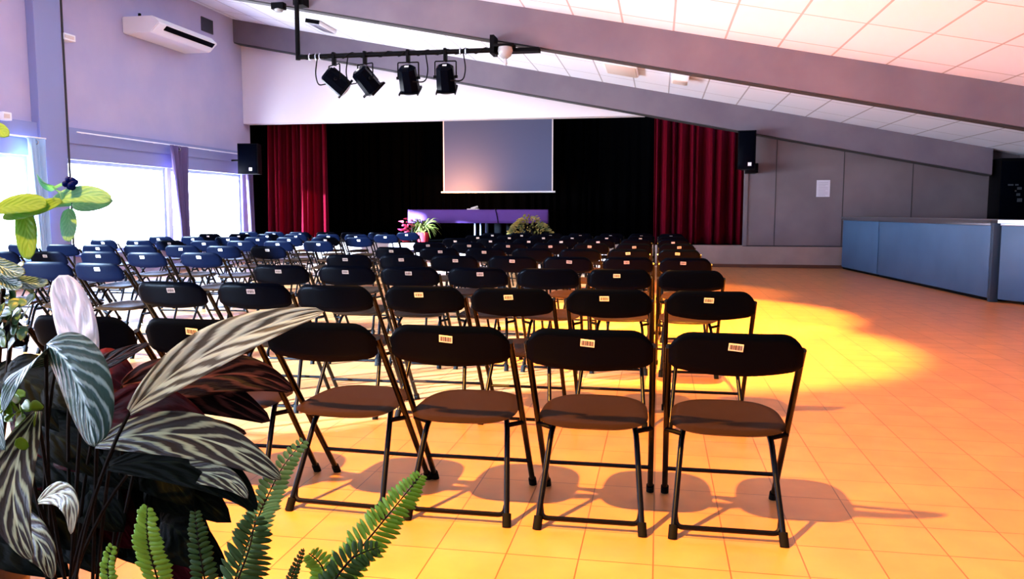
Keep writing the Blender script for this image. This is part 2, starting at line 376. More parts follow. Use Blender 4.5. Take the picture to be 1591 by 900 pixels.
# notice sheet
p0, p1 = at(1269, 280, Y=YB-.004), at(1289, 306, Y=YB-.004)
pp = tag(obj('notice_sheet', box(p0.x, p1.x, YB-.006, YB-.002, p1.z, p0.z), 'paper', smooth=False), 'white notice sheet pinned to the grey panelled wall', 'paper')
bm = bmesh.new()
for k in range(9):
    z = p0.z-.05-.034*k; box(p0.x+.04, p1.x-.04-.05*(k % 3 == 2), YB-.0068, YB-.006, z-.006, z+.002, bm)
obj('printed_lines', bm, mat('grey_print', (.35, .35, .45), .7), pp, smooth=False)
def speaker(cx, y, z0, z1, w, label, yaw, wallx):
    r = empty('loudspeaker', (cx, y, z0), yaw, label, 'loudspeaker'); h = z1-z0
    obj('cabinet', prism([(-w/2, -.2), (w/2, -.2), (w/2-.06, .18), (-w/2+.06, .18)], 'Z', 0, h), 'black_matte', r, smooth=False)
    obj('grille', box(-w/2+.02, w/2-.02, -.215, -.2, .02, h-.02, bevel=.006), 'black', r)
    obj('badge', box(.03, .10, -.218, -.215, .07, .14), 'white', r, smooth=False)
    obj('bracket', tube([(0, .16, h*.5), (0, .3, h*.5), (wallx, .4, h*.5)], .02), 'black_matte', r)
q = at(391, 270, Y=17.0); speaker(q.x, 17.0, at(391, 271, Y=17).z, at(391, 224, Y=17).z, .46, 'black loudspeaker mounted high beside the pink lit stage curtain', math.radians(6), XL-q.x+.03)
q = at(1160, 264, Y=17.5); speaker(q.x, 17.5, at(1160, 264, Y=17.5).z, at(1160, 204, Y=17.5).z, .36, 'black loudspeaker mounted high beside the dark red stage curtain', math.radians(-8), .1)
obj_ = obj('speaker_mount', box(q.x+.02, q.x+.24, 17.55, YB, q.z-.06, q.z+.14, bevel=.01), 'black_matte'); tag(obj_, 'black wall box beneath the loudspeaker by the grey wall', 'wall box')

# ------------------------------------------------------------------ stage furniture
sy = 20.2
a, c = at(688, 182, Y=sy), at(859, 298, Y=sy)
r = empty('projection_screen', ((a.x+c.x)/2, sy, c.z), 0, 'grey projection screen hanging above the stage table', 'projection screen'); hw = (c.x-a.x)/2
obj('fabric', box(-hw+.03, hw-.03, 0, .006, .02, 2.1), 'screen', r, smooth=False)
obj('side_border', box(-hw, -hw+.03, -.001, .007, .02, 2.1), 'cream', r, smooth=False); obj('side_border', box(hw-.03, hw, -.001, .007, .02, 2.1), 'cream', r, smooth=False)
obj('bottom_bar', tube([(-hw-.06, 0, 0), (hw+.06, 0, 0)], .022), 'white', r)
obj('case', box(-hw-.1, hw+.1, -.06, .08, 2.1, 2.22, bevel=.01), 'black_matte', r)
ty = 19.3
a, c = at(634, 326, Y=ty), at(852, 347, Y=ty); TZ = SZ+.78
r = empty('stage_table', ((a.x+c.x)/2, ty, SZ), 0, 'long table with violet lit cloth front standing on the stage', 'table'); hw = (c.x-a.x)/2
obj('tabletop', box(-hw, hw, 0, .75, .75, .78, bevel=.004), 'black_matte', r)
def skirt(u, v): return (-hw+2*hw*u, -.012+.006*math.sin(u*44), .785-.33*v)
o = obj('tablecloth', grid(skirt, 80, 4), 'lilac', r); s = o.modifiers.new('thickness', 'SOLIDIFY'); s.thickness = .004
for x in (-hw+.08, -.07, .07, hw-.08):
    for y in (.06, .69): obj('leg', tube([(x, y, 0), (x, y, .75)], .018), M['trim'] if abs(x) < .1 else M['black_matte'], r)
q = at(770, 326, Y=ty-.02)
tag(obj('microphone_cable', tube(bend([(q.x-.08, ty+.3, SZ+.79), (q.x, ty-.03, SZ+.79), (q.x+.04, ty-.03, SZ+.6), (q.x+.06, ty-.03, SZ+.46)], .05), .010), 'black'), 'black cable hanging over the front of the violet lit tablecloth', 'cable')
q = at(735, 323, Y=ty+.2); r = empty('desk_microphone', (q.x, ty+.2, SZ+.78), 0, 'small pinkish object lying on the stage table', 'microphone')
obj('base', box(-.14, .14, -.08, .08, 0, .03, bevel=.01), 'cream', r); obj('head', tube([(-.05, 0, .03), (.12, 0, .08)], .025), 'cream', r)
l = lamp('added_screen_light', 'SPOT', (at(712, 312, Y=19.6).x, 19.35, at(712, 310, Y=19.6).z-.1), 190, (1, .38, .12), spot_size=math.radians(150), spot_blend=1, shadow_soft_size=.05)  # added warm light without a fixture, tints the screen's lower left
l.rotation_euler = (math.radians(118), 0, math.radians(10))

# ------------------------------------------------------------------ leaves and plants
def leafmat(name, base, vein, stripe=14, rough=.35, cut=.0, back=None, trans=.0, ior=1.25):
    m = mat(name, base, rough, spec=.5, IOR=ior); L = m.node_tree.links; b = m.node_tree.nodes['Principled BSDF']
    uv = N(m, 'ShaderNodeUVMap'); sx = N(m, 'ShaderNodeSeparateXYZ'); L.new(uv.outputs[0], sx.inputs[0])
    # feather stripes: sin(stripe*(v - |u|*k) + noise)
    ab = N(m, 'ShaderNodeMath', operation='ABSOLUTE'); L.new(sx.outputs[0], ab.inputs[0])
    k1 = N(m, 'ShaderNodeMath', operation='MULTIPLY'); k1.inputs[1].default_value = -.42; L.new(ab.outputs[0], k1.inputs[0])
    ad = N(m, 'ShaderNodeMath', operation='ADD'); L.new(sx.outputs[1], ad.inputs[0]); L.new(k1.outputs[0], ad.inputs[1])
    nz = N(m, 'ShaderNodeTexNoise'); nz.inputs['Scale'].default_value = 3.0; nz.inputs['Detail'].default_value = 3; L.new(uv.outputs[0], nz.inputs[0])
    k2 = N(m, 'ShaderNodeMath', operation='MULTIPLY'); k2.inputs[1].default_value = 7.5; L.new(nz.outputs[0], k2.inputs[0])
    k3 = N(m, 'ShaderNodeMath', operation='MULTIPLY_ADD'); k3.inputs[1].default_value = stripe*2*PI*.6; L.new(ad.outputs[0], k3.inputs[0]); L.new(k2.outputs[0], k3.inputs[2])
    sn = N(m, 'ShaderNodeMath', operation='SINE'); L.new(k3.outputs[0], sn.inputs[0])
    # midrib
    rb = N(m, 'ShaderNodeMapRange'); rb.inputs[1].default_value = .02; rb.inputs[2].default_value = .07; rb.inputs[3].default_value = 2.0; rb.inputs[4].default_value = 0; L.new(ab.outputs[0], rb.inputs[0])
    sm = N(m, 'ShaderNodeMath', operation='ADD'); L.new(sn.outputs[0], sm.inputs[0]); L.new(rb.outputs[0], sm.inputs[1])
    cr = N(m, 'ShaderNodeValToRGB'); e = cr.color_ramp.elements; e[0].position = .0; e[0].color = (*base, 1); e[1].position = 1; e[1].color = (*vein, 1)
    r2 = N(m, 'ShaderNodeMapRange'); r2.inputs[1].default_value = cut; r2.inputs[2].default_value = cut+1.2; L.new(sm.outputs[0], r2.inputs[0]); L.new(r2.outputs[0], cr.inputs[0])
    out = cr.outputs[0]
    if back:
        ge = N(m, 'ShaderNodeNewGeometry'); mixc = N(m, 'ShaderNodeMix', data_type='RGBA'); L.new(ge.outputs['Backfacing'], mixc.inputs[0]); L.new(out, mixc.inputs[6]); mixc.inputs[7].default_value = (*back, 1); out = mixc.outputs[2]
    L.new(out, b.inputs['Base Color'])
    bp = N(m, 'ShaderNodeBump'); bp.inputs['Strength'].default_value = .3; bp.inputs['Distance'].default_value = .003; L.new(sn.outputs[0], bp.inputs['Height']); L.new(bp.outputs[0], b.inputs['Normal'])
    if trans:
        tr = N(m, 'ShaderNodeBsdfTranslucent'); L.new(out, tr.inputs[0]); ms = N(m, 'ShaderNodeMixShader'); ms.inputs[0].default_value = trans
        om = m.node_tree.nodes['Material Output']; L.new(b.outputs[0], ms.inputs[1]); L.new(tr.outputs[0], ms.inputs[2]); L.new(ms.outputs[0], om.inputs[0])
    return m
M['lf_teal'] = leafmat('teal_striped_leaf', (.012, .05, .035), (.34, .52, .44), 12, .3, cut=.3, back=(.05, .015, .02))
M['lf_cream'] = leafmat('cream_striped_leaf', (.025, .02, .012), (.52, .62, .34), 9, .38, cut=.1, back=(.05, .02, .015))
M['lf_pale'] = leafmat('pale_cream_leaf', (.10, .095, .055), (.68, .78, .52), 8, .35, cut=-.7, back=(.06, .02, .02))
M['lf_burg'] = leafmat('burgundy_leaf', (.008, .003, .003), (.13, .045, .035), 7, .45, cut=.35, back=(.02, .004, .006), ior=1.12)
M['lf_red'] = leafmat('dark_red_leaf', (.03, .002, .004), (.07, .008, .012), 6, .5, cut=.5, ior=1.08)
M['lf_dark'] = leafmat('dark_shaded_leaf', (.003, .005, .003), (.012, .018, .008), 9, .6, cut=.6, ior=1.08)  # dark green, blackened by foliage shade painted into the colour
M['lf_winlit'] = leafmat('window_lit_leaf', (.70, .80, .80), (.92, .95, .96), 6, .25, cut=-1.0, ior=1.4)  # whitened: window light on this leaf is painted into its colour
M['lf_green'] = leafmat('fresh_green_leaf', (.26, .52, .10), (.32, .58, .14), 10, .4, cut=0, trans=.7)
M['lf_mint'] = leafmat('mint_green_leaf', (.26, .60, .42), (.36, .70, .52), 10, .4, cut=0, trans=.7)
M['fern'] = mat('fern_green', (.17, .38, .015), .5, spec=.3); M['fern_dark'] = mat('dark_fern_green', (.025, .07, .008), .6, spec=.2)
M['fern_pale'] = mat('pale_fern_green', (.20, .40, .10), .5, spec=.3)
M['herb'] = mat('small_leaf_green', (.015, .09, .02), .5)

def blade(p, c, q, w, nrm=None, fold=.22, shape='lance', curl=0, nu=22, nv=8, twist=0, wavy=.0):
    """curved leaf from p to q bulging to c (quadratic); w = full width; nrm = direction the upper side faces"""
    p, c, q = Vector(p), Vector(c), Vector(q); t = bmesh.new(); uvl = t.loops.layers.uv.new('UVMap'); rows = []
    nrm = Vector(nrm or (0, -1, .4)).normalized()
    for i in range(nu+1):
        s = i/nu; P = p*(1-s)**2+c*2*s*(1-s)+q*s*s; T = ((c-p)*(1-s)+(q-c)*s).normalized()
        side = T.cross(nrm).normalized(); side = Matrix.Rotation(twist*s, 3, T) @ side; n2 = side.cross(T).normalized()
        if shape == 'lance': ww = w*.5*(math.sin(PI*min(1, s*.93+.04))**.8)*(1-.25*s)*1.12
        elif shape == 'oval': ww = w*.5*math.sqrt(max(0, 1-(2*s-1)**2))**.9
        else: ww = w*.5*math.sin(PI*s**.8)
        if i == nu: ww = w*.004
        row = []
        for j in range(nv+1):
            u = 2*j/nv-1; off = side*(ww*u)+n2*(ww*fold*abs(u)*1.0-ww*curl*u*u+wavy*w*math.sin(s*17+u*2)*abs(u))
            row.append((t.verts.new(P+off), (u, s)))
        rows.append(row)
    for i in range(nu):
        for j in range(nv):
            q4 = (rows[i][j], rows[i+1][j], rows[i+1][j+1], rows[i][j+1])
            f = t.faces.new([v[0] for v in q4])
            for lp, v in zip(f.loops, q4): lp[uvl].uv = v[1]
    return t
def leafobj(parent, P, C_, Q, w, m, name='leaf', **k):
    """points given in room space; parent is an unrotated empty"""
    o_ = Vector(parent.location); bm = blade(Vector(P)-o_, Vector(C_)-o_, Vector(Q)-o_, w, **k)
    o = obj(name, bm, m, parent); s = o.modifiers.new('thickness', 'SOLIDIFY'); s.thickness = .0008; s.offset = 0
    return o
def A(x, y, d): return at(x, y, D=d)
def pxw(n, d): return n*d/F_PX
def pot(parent, r, h, m='pot'):
    pt = obj('pot', lathe([(r*.72, 0), (r*.8, .02), (r*.95, h*.85), (r*1.04, h*.86), (r*1.04, h), (r*.95, h), (r*.93, h-.03)]), m, parent)
    obj('soil', lathe([(r*.93, h-.04), (r*.93, h-.03), (0.01, h-.025)]), 'soil', parent)
    return pt

# big striped foliage plant, camera-left
base = A(120, 900, 1.30); base.z = 0
pl = empty('prayer_plant', base, 0, 'large potted plant with striped cream and burgundy leaves at front left', 'potted plant')
pot(pl, .15, .42)
O = Vector((base.x, base.y, .42))
LEAVES = [  # base px, mid px, tip px, dist(base,mid,tip), width px, material, nrm, opts
 ((128, 590), (122, 505), (92, 428), (1.19, 1.18, 1.17), 92, 'lf_winlit', (-.25, -1, .15), dict(shape='oval', fold=.12, curl=.1)),
 ((72, 535), (118, 575), (147, 694), (1.16, 1.06, 1.02), 96, 'lf_teal', (-.25, -1, .4), dict(shape='oval', fold=-.12, curl=.25)),
 ((88, 560), (40, 560), (6, 640), (1.2, 1.12, 1.05), 60, 'lf_teal', (-.2, -1, .5), dict(fold=.1)),
 ((202, 640), (330, 535), (503, 484), (1.15, 1.12, 1.12), 74, 'lf_pale', (.15, -1, .55), dict(fold=.28, shape='lance')),
 ((110, 590), (170, 560), (232, 534), (1.24, 1.2, 1.15), 26, 'lf_burg', (.1, -1, .3), dict(fold=.2)),
 ((225, 625), (350, 570), (455, 608), (1.26, 1.2, 1.18), 66, 'lf_burg', (.0, -1, .35), dict(fold=.2)),
 ((190, 600), (290, 590), (420, 655), (1.3, 1.25, 1.2), 80, 'lf_burg', (.0, -1, .3), dict(fold=.2)),
 ((150, 655), (240, 625), (345, 690), (1.25, 1.2, 1.12), 80, 'lf_red', (.0, -1, .3), dict(fold=.2)),
 ((180, 690), (300, 665), (383, 674), (1.25, 1.2, 1.2), 40, 'lf_burg', (.0, -1, .5), dict(fold=.3)),
 ((150, 690), (300, 665), (437, 746), (1.20, 1.12, 1.08), 72, 'lf_cream', (.1, -1, .5), dict(fold=.22)),
 ((170, 725), (320, 715), (398, 796), (1.2, 1.12, 1.08), 70, 'lf_dark', (.1, -1, .6), dict(fold=.22)),
 ((200, 735), (330, 728), (385, 775), (1.19, 1.11, 1.07), 40, 'lf_cream', (.1, -1, .6), dict(fold=.25)),
 ((58, 640), (10, 760), (50, 870), (1.15, 1.05, 1.02), 72, 'lf_cream', (.3, -1, .1), dict(fold=.2)),
 ((20, 600), (-10, 640), (8, 700), (1.2, 1.1, 1.05), 40, 'lf_teal', (.3, -1, .1), dict(fold=.2)),
 ((60, 780), (110, 760), (110, 830), (1.2, 1.1, 1.1), 40, 'lf_pale', (.0, -1, .3), dict(fold=.2)),
 ((0, 800), (60, 830), (80, 900), (1.2, 1.1, 1.1), 60, 'lf_cream', (.0, -1, .3), dict(fold=.2)),
]
for b_, c_, t_, ds, w, mm, nr, kw in LEAVES:
    P, Q = A(*b_, ds[0]), A(*t_, ds[2]); mid = A(*c_, ds[1]); C2 = mid*2-(P+Q)*.5; C2 = mid*.5+C2*.5
    lf = leafobj(pl, P, C2, Q, pxw(w, ds[1]), M[mm], nrm=nr, nu=34, nv=12, **kw)
    s0 = O+Vector((random.uniform(-.05, .05), random.uniform(-.05, .05), -.02)); mdl = (s0+P)*.5+Vector((random.uniform(-.05, .05), 0, .08))
    pts = [s0*(1-t)**2+mdl*2*t*(1-t)+P*t*t for t in [k/10 for k in range(11)]]
    obj('stalk', tube([v-base for v in pts], .0028, seg=6), 'stem', pl)
rnd = random.Random(3)
for k in range(56):   # inner leaves, their shade mostly painted as near-black colour
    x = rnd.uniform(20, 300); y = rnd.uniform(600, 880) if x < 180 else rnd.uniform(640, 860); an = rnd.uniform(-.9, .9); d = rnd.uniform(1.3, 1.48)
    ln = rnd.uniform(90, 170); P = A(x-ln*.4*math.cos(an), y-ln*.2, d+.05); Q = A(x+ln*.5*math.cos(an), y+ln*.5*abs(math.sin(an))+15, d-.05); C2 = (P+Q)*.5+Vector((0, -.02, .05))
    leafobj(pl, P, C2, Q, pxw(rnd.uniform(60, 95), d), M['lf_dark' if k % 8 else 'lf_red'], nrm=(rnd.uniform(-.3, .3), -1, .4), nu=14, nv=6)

# tall green plant at the left edge with backlit leaves
base = A(-260, 900, 1.4); base.z = 0
gp = empty('leafy_houseplant', base, 0, 'tall potted plant with backlit fresh green leaves at the left edge', 'potted plant'); pot(gp, .14, .38)
O = Vector((base.x, base.y, .38))
stem = [O, A(-60, 700, 1.45), A(-40, 480, 1.4), A(-30, 330, 1.35)]
obj('stem', tube([v-base for v in bend(stem, .2)], .007, seg=8), 'stem', gp)
GL = [((-10, 327), (30, 318), (72, 322), 42, 'lf_green', (0, -1, .9)), ((5, 335), (45, 330), (98, 314), 34, 'lf_green', (.1, -1, .8)),
      ((35, 325), (44, 360), (46, 404), 36, 'lf_green', (.2, -1, .1)), ((78, 316), (125, 300), (174, 314), 33, 'lf_mint', (.1, -1, .7)), ((112, 318), (140, 318), (176, 312), 24, 'lf_mint', (.1, -1, .2)),
      ((106, 324), (108, 350), (108, 376), 25, 'lf_mint', (.4, -1, .1)), ((84, 296), (70, 285), (58, 272), 16, 'lf_mint', (.2, -1, .3)), ((65, 320), (80, 312), (96, 315), 12, 'lf_green', (0, -1, .5)),
      ((-20, 200), (-4, 200), (14, 212), 22, 'lf_green', (0, -1, .5)), ((-20, 400), (10, 420), (40, 425), 26, 'lf_teal', (0, -1, .5)), ((15, 432), (45, 442), (76, 440), 22, 'lf_teal', (0, -1, .6)),
      ((-15, 420), (15, 440), (35, 446), 24, 'lf_teal', (0, -1, .6))]
for b_, c_, t_, w, mm, nr in GL:
    P, Mi, Q = A(*b_, 1.32), A(*c_, 1.30), A(*t_, 1.27); C2 = Mi*1.5-(P+Q)*.25
    leafobj(gp, P, C2, Q, pxw(w, 1.3), M[mm], nrm=nr, nu=16, nv=6, shape='oval')
for pts in (((-30, 330), (10, 330), (60, 322), (110, 318)), ((100, 318), (95, 300), (84, 292), (106, 282)), ((-30, 225), (-15, 208), (0, 203)), ((-35, 440), (0, 425), (30, 435))):
    obj('stem', tube([A(x, y, 1.31)-base for x, y in pts], .0028, seg=6), M['lf_mint'], gp)
bm = bmesh.new(); fc = A(109, 285, 1.3)-base
for k in range(9):
    a_ = k*2.4; t = bmesh.new(); bmesh.ops.create_icosphere(t, subdivisions=2, radius=.0055); merge(bm, t, Matrix.Translation(fc+Vector((.006*math.cos(a_), .004*math.sin(k), .006*math.sin(a_)))))
tag(obj('flower_head', bm, mat('deep_blue_bud', (.002, .008, .12), .5, IOR=1.1), gp), 'dark blue bud cluster')

# small bushy herb between them
base = A(-40, 900, 1.75); base.z = 0
hp = empty('small_leaf_plant', base, 0, 'bushy small-leaved green plant behind the striped leaves', 'potted plant'); pot(hp, .11, .5)
def sprig(parent, cx, cy, d, rpx, n, m, seed, lw=22):
    r3 = random.Random(seed); b0 = Vector(parent.location)
    for k in range(n):
        x = cx+r3.gauss(0, rpx*.5); y = cy+r3.gauss(0, rpx*.5); an = r3.uniform(0, 2*PI); ln = r3.uniform(.7, 1.2)*lw
        P = A(x, y, d+r3.uniform(-.05, .05)); Q = A(x+ln*math.cos(an), y+ln*math.sin(an), d+r3.uniform(-.05, .05))
        leafobj(parent, P, (P+Q)*.5+Vector((0, 0, .006)), Q, pxw(lw*.75, d), M[m], nrm=(r3.uniform(-.5, .5), -1, r3.uniform(.1, .8)), nu=8, nv=4, shape='oval')
sprig(hp, 18, 480, 1.4, 34, 20, 'herb', 5); sprig(hp, 10, 515, 1.4, 30, 14, 'herb', 6); sprig(hp, 18, 640, 1.12, 34, 22, 'fern', 8); sprig(hp, 10, 420, 1.45, 24, 8, 'lf_teal', 9)
for xx in ((5, 450), (20, 500), (12, 620)):
    tp = A(*xx, 1.42); obj('stem', tube([Vector((0, 0, .47)), (tp-base)*.5+Vector((.02, 0, .25)), tp-base], .004, seg=6), 'stem', hp)

# ferns along the bottom edge
base = A(440, 980, 1.0); base.z = 0
fp = empty('sword_fern', base, 0, 'potted sword fern with arching bright green fronds at the bottom edge', 'potted plant'); pot(fp, .16, .36)
fO = Vector((0, 0, .36))
def frond(parent, pts, d, wpx, m, n=26, wave=0, name='frond'):
    """pts: px polyline from foot to tip; leaflets on both sides of the rib"""
    b0 = Vector(parent.location); ds = [d[0]+(d[1]-d[0])*i/(len(pts)-1) for i in range(len(pts))]
    P3 = [A(x, y, dd)-b0 for (x, y), dd in zip(pts, ds)]
    def ev(t):   # Catmull-Rom
        k = min(int(t*(len(P3)-1)), len(P3)-2); u = t*(len(P3)-1)-k
        a, b, c, e = P3[max(k-1, 0)], P3[k], P3[k+1], P3[min(k+2, len(P3)-1)]
        return .5*((2*b)+(c-a)*u+(2*a-5*b+4*c-e)*u*u+(3*b-a-3*c+e)*u**3)
    path = [ev(i/40) for i in range(41)]
    fr_ = obj(name, tube(path, .0012, seg=5, rs=[.0018*(1-.7*i/40) for i in range(41)]), 'stem', parent)
    bm = bmesh.new(); W0 = pxw(wpx, sum(d)/2)/2; r4 = random.Random(int(wpx*10+n))
    for i in range(n):
        t = .02+.97*i/n; p = ev(t); T = (ev(min(1, t+.02))-ev(max(0, t-.02))).normalized(); vd = Vector((0, -1, .3)).normalized()
        sd = T.cross(vd).normalized(); ln = W0*(math.sin(PI*(.18+.80*t))**.6)*r4.uniform(.88, 1.08)
        for sg in (-1, 1):
            q = p+(sd*sg*.93+T*.33)*ln+vd*ln*r4.uniform(-.25, .1)
            bl = blade(p, (p+q)*.5+vd*ln*.10+T*ln*.06, q, (ev(min(1, t+1/n))-p).length*.82+.001, nrm=vd+sd*sg*.3+T*r4.uniform(-.5, .2), fold=.1, nu=7, nv=2, shape='oval')
            merge(bm, bl)
    o = obj('leaflets', bm, m, fr_); s = o.modifiers.new('thickness', 'SOLIDIFY'); s.thickness = .0005
    foot = P3[0]; obj('stalk', tube([fO, (fO+foot)*.5+Vector((0, 0, .04)), foot], .002, seg=5), 'stem', parent)
frond(fp, [(268, 960), (245, 900), (230, 840), (229, 786)], (1.0, .93), 66, 'fern', 22)
frond(fp, [(350, 960), (372, 880), (395, 820), (412, 780), (440, 725), (475, 682)], (1.0, 1.15), 62, 'fern_pale', 34)
frond(fp, [(340, 980), (370, 900), (388, 850), (398, 800)], (.96, .95), 86, 'fern_dark', 18)
frond(fp, [(455, 980), (520, 900), (575, 835), (620, 780), (656, 736)], (.86, .98), 72, 'fern', 34)
frond(fp, [(430, 960), (445, 920), (458, 885), (472, 852)], (.95, .98), 22, 'fern_dark', 18)
frond(fp, [(330, 960), (318, 900), (308, 840), (303, 793)], (1.05, 1.05), 48, 'fern_dark', 20)
frond(fp, [(180, 960), (172, 920), (168, 880), (176, 845)], (1.0, .98), 36, 'fern', 14)
frond(fp, [(560, 1000), (520, 930), (500, 880), (480, 860)], (.86, .84), 60, 'fern', 16)
frond(fp, [(480, 980), (510, 920), (545, 870), (590, 850)], (.84, .84), 60, 'fern_dark', 18)

# stage plants
def at_stage(x, Y): return Vector((at(x, 360, Y=Y).x, Y, SZ))
bs = at_stage(657, 18.65)
sp = empty('spider_plant', bs, 0, 'spider plant with arching pale leaves in a red pot on the stage', 'potted plant')
tag(obj('pot', lathe([(.12, 0), (.16, .22), (.17, .24), (.15, .24)]), 'redpot', sp), None)
rnd = random.Random(11); M['spider'] = leafmat('pale_arching_leaf', (.05, .07, .01), (.22, .22, .05), 3, .5, cut=-.2)
for k in range(60):
    a_ = rnd.uniform(0, 2*PI); ln = rnd.uniform(.25, .48); up = rnd.uniform(.16, .40); e = Vector((math.cos(a_)*ln, math.sin(a_)*ln*.6, .24+up-rnd.uniform(.0, .42)))
    b0 = Vector((rnd.uniform(-.05, .05), rnd.uniform(-.05, .05), .23)); bl = blade(b0, Vector((e.x*.45, e.y*.45, .24+up*1.35)), e, .03, nrm=(e.x, e.y-.3, .6), nu=9, nv=2, fold=.15)
    o = obj('leaf', bl, 'spider', sp)
bm = bmesh.new()
for k in range(26):
    a_ = rnd.uniform(0, 2*PI); c0 = Vector((-.28+rnd.gauss(0, .09), rnd.gauss(0, .08), .28+rnd.gauss(0, .09))); merge(bm, blade(c0, c0+Vector((.04, 0, .02)), c0+Vector((math.cos(a_)*.12, math.sin(a_)*.1, rnd.uniform(-.05, .05))), .06, nrm=(rnd.uniform(-1, 1), -1, .5), nu=5, nv=2))
bs2 = at_stage(631, 18.9)
pn = empty('poinsettia', bs2, 0, 'small red-leaved potted plant left of the spider plant', 'potted plant')
obj('foliage', bm, mat('red_bract', (.5, .01, .05), .5), pn).location = (.30, 0, .05); obj('pot', lathe([(.09, 0), (.12, .18), (.11, .18)]), 'redpot', pn)
bs = at_stage(823, 18.7)
bp_ = empty('bushy_plant', bs, 0, 'bushy green and yellow potted plant on the stage in front of the table', 'potted plant')
obj('pot', lathe([(.16, 0), (.2, .22), (.19, .22)]), 'pot', bp_)
M['bush'] = noisy(mat('yellow_green_leaf', (.2, .2, .03), .5), (.05, .09, .015), (.42, .30, .06), 6)
bm = bmesh.new()
for k in range(300):
    a_ = rnd.uniform(0, 2*PI); u = rnd.random(); rr = .50*math.sqrt(rnd.random()); z = .2+.5*max(0, 1-(rr/.52)**1.6)*rnd.uniform(.6, 1.0)
    c0 = Vector((math.cos(a_)*rr, math.sin(a_)*rr*.6, z)); dd = Vector((math.cos(a_), math.sin(a_)*.6, rnd.uniform(-.4, .7))).normalized()*rnd.uniform(.06, .1)
    merge(bm, blade(c0, c0+dd*.5+Vector((0, 0, .015)), c0+dd, rnd.uniform(.03, .05), nrm=(rnd.uniform(-.6, .6), -1, .6), nu=5, nv=2))
tag(obj('foliage', bm, 'bush', bp_), None)
for k in range(6):
    a_ = k*1.05; obj('stem', tube([(0, 0, .2), (math.cos(a_)*.15, math.sin(a_)*.1, .4), (math.cos(a_)*.3, math.sin(a_)*.18, .5)], .006, seg=6), 'stem', bp_)

# ------------------------------------------------------------------ air conditioner and small wall things
y0, y1 = 13.75, 15.75
ac = empty('air_conditioner', (XL, y0, 4.5), 0, 'long white air conditioner hung high on the wall above the windows', 'air conditioner')
prof = [(0, .30), (.62, .30), (.76, .17), (.58, .0), (0, 0)]
t_ = prism(prof, 'Y', 0, y1-y0); bmesh.ops.bevel(t_, geom=list(t_.edges), offset=.015, segments=2, affect='EDGES')
obj('casing', t_, 'white', ac)
obj('air_outlet', prism([(.675, .087), (.745, .157), (.755, .147), (.685, .077)], 'Y', .25, y1-y0-.1), 'black', ac, smooth=False)
bm = bmesh.new()
for k in range(2): box(.3, .34, .05+k*(y1-y0-.15), .09+k*(y1-y0-.15), .30, .36, bm)
obj('hanging_bracket', bm, 'black_matte', ac, smooth=False)
vg = tag(obj('wall_vent', box(XL+.002, XL+.03, 16.4, 16.85, 5.12, 5.42, bevel=.005), mat('dark_vent_metal', (.06, .06, .09), .6)), 'small dark square vent grille high on the wall near the corner', 'vent')
bm = bmesh.new()
for k in range(8): box(XL+.03, XL+.036, 16.42, 16.83, 5.14+k*.034, 5.155+k*.034, bm)
obj('louvre', bm, 'trim_dark', vg, smooth=False)
for (pa, pb, lab) in (((88, 50), (107, 66), 'small white emergency light on the wall right of the window-side pillar'), ((-8, 173), (7, 188), 'small white wall lamp at the left photo edge above the window')):
    a, c = at(*pa, X=XL+.08), at(*pb, X=XL+.08)
    r = tag(obj('emergency_light', box(XL, XL+.20, a.y+.03, c.y+.02, c.z, a.z+.0, bevel=.012), 'white'), lab, 'wall light')
    obj('diffuser', box(XL+.20, XL+.21, a.y+.03, c.y-.03, c.z+.03, a.z-.03, bevel=.003), 'cream', r)

# ------------------------------------------------------------------ lighting pipe and stage spotlights
PY = 11.45; PZ = at(463, 89, Y=PY).z
pa, pb = at(463, 89, Y=PY), at(768, 77, Y=PY); ptop = at(460, 10, Y=PY)
r = empty('lighting_bar', pa, 0, 'black lighting bar hanging below the beam with four spotlights on it', 'lighting bar')
obj('pipe', tube([(0, 0, 0), (pb.x-pa.x, 0, 0)], .035, seg=12), 'black_matte', r)
obj('upright', tube([(0, 0, -.04), (0, 0, XLZ(pa.x)-PZ+.25)], .035, seg=12), 'black_matte', r)
bm = box(-.08, .08, .04, .25, XLZ(pa.x)-PZ+.0, XLZ(pa.x)-PZ+.2); obj('upper_bracket', bm, 'black_matte', r, smooth=False)
cx = pb.x-pa.x; bm = box(cx-.06, cx+.0, -.03, .25, -.05, XLZ(pb.x)-PZ+.02); box(cx-.06, cx+.62, .1, .3, XLZ(pb.x+.5)-PZ-.10, XLZ(pb.x+.5)-PZ-.05, bm); obj('lower_bracket', bm, 'black_matte', r, smooth=False)
pts = [(x*.05, .036*math.sin(x*1.1), .036*math.cos(x*1.1)) for x in range(0, int((pb.x-pa.x)/.05))]
obj('wound_cable', tube(pts, .012, seg=5), 'rubber', r)
for x in (.18, .28, .34, cx-.42, cx-.5): obj('cable_tie', tube([(x+.01*k/6, .045*math.sin(k), .045*math.cos(k)) for k in range(7)], .008, seg=5), 'steel', r)
sn = at(785, 80, Y=11.5); r = empty('ceiling_sensor', sn, 0, 'white domed detector with a hanging bulb under the beam at the bar end', 'detector')
obj('base_plate', box(-.16, .14, -.08, .10, .06, .10, bevel=.01), 'black_matte', r)
obj('dome', lathe([(.03, -.10), (.085, -.06), (.11, 0), (.10, .06)]), 'glass', r); obj('bulb', lathe([(.005, -.20), (.03, -.17), (.025, -.12), (.02, -.10)], seg=12), 'glass', r)
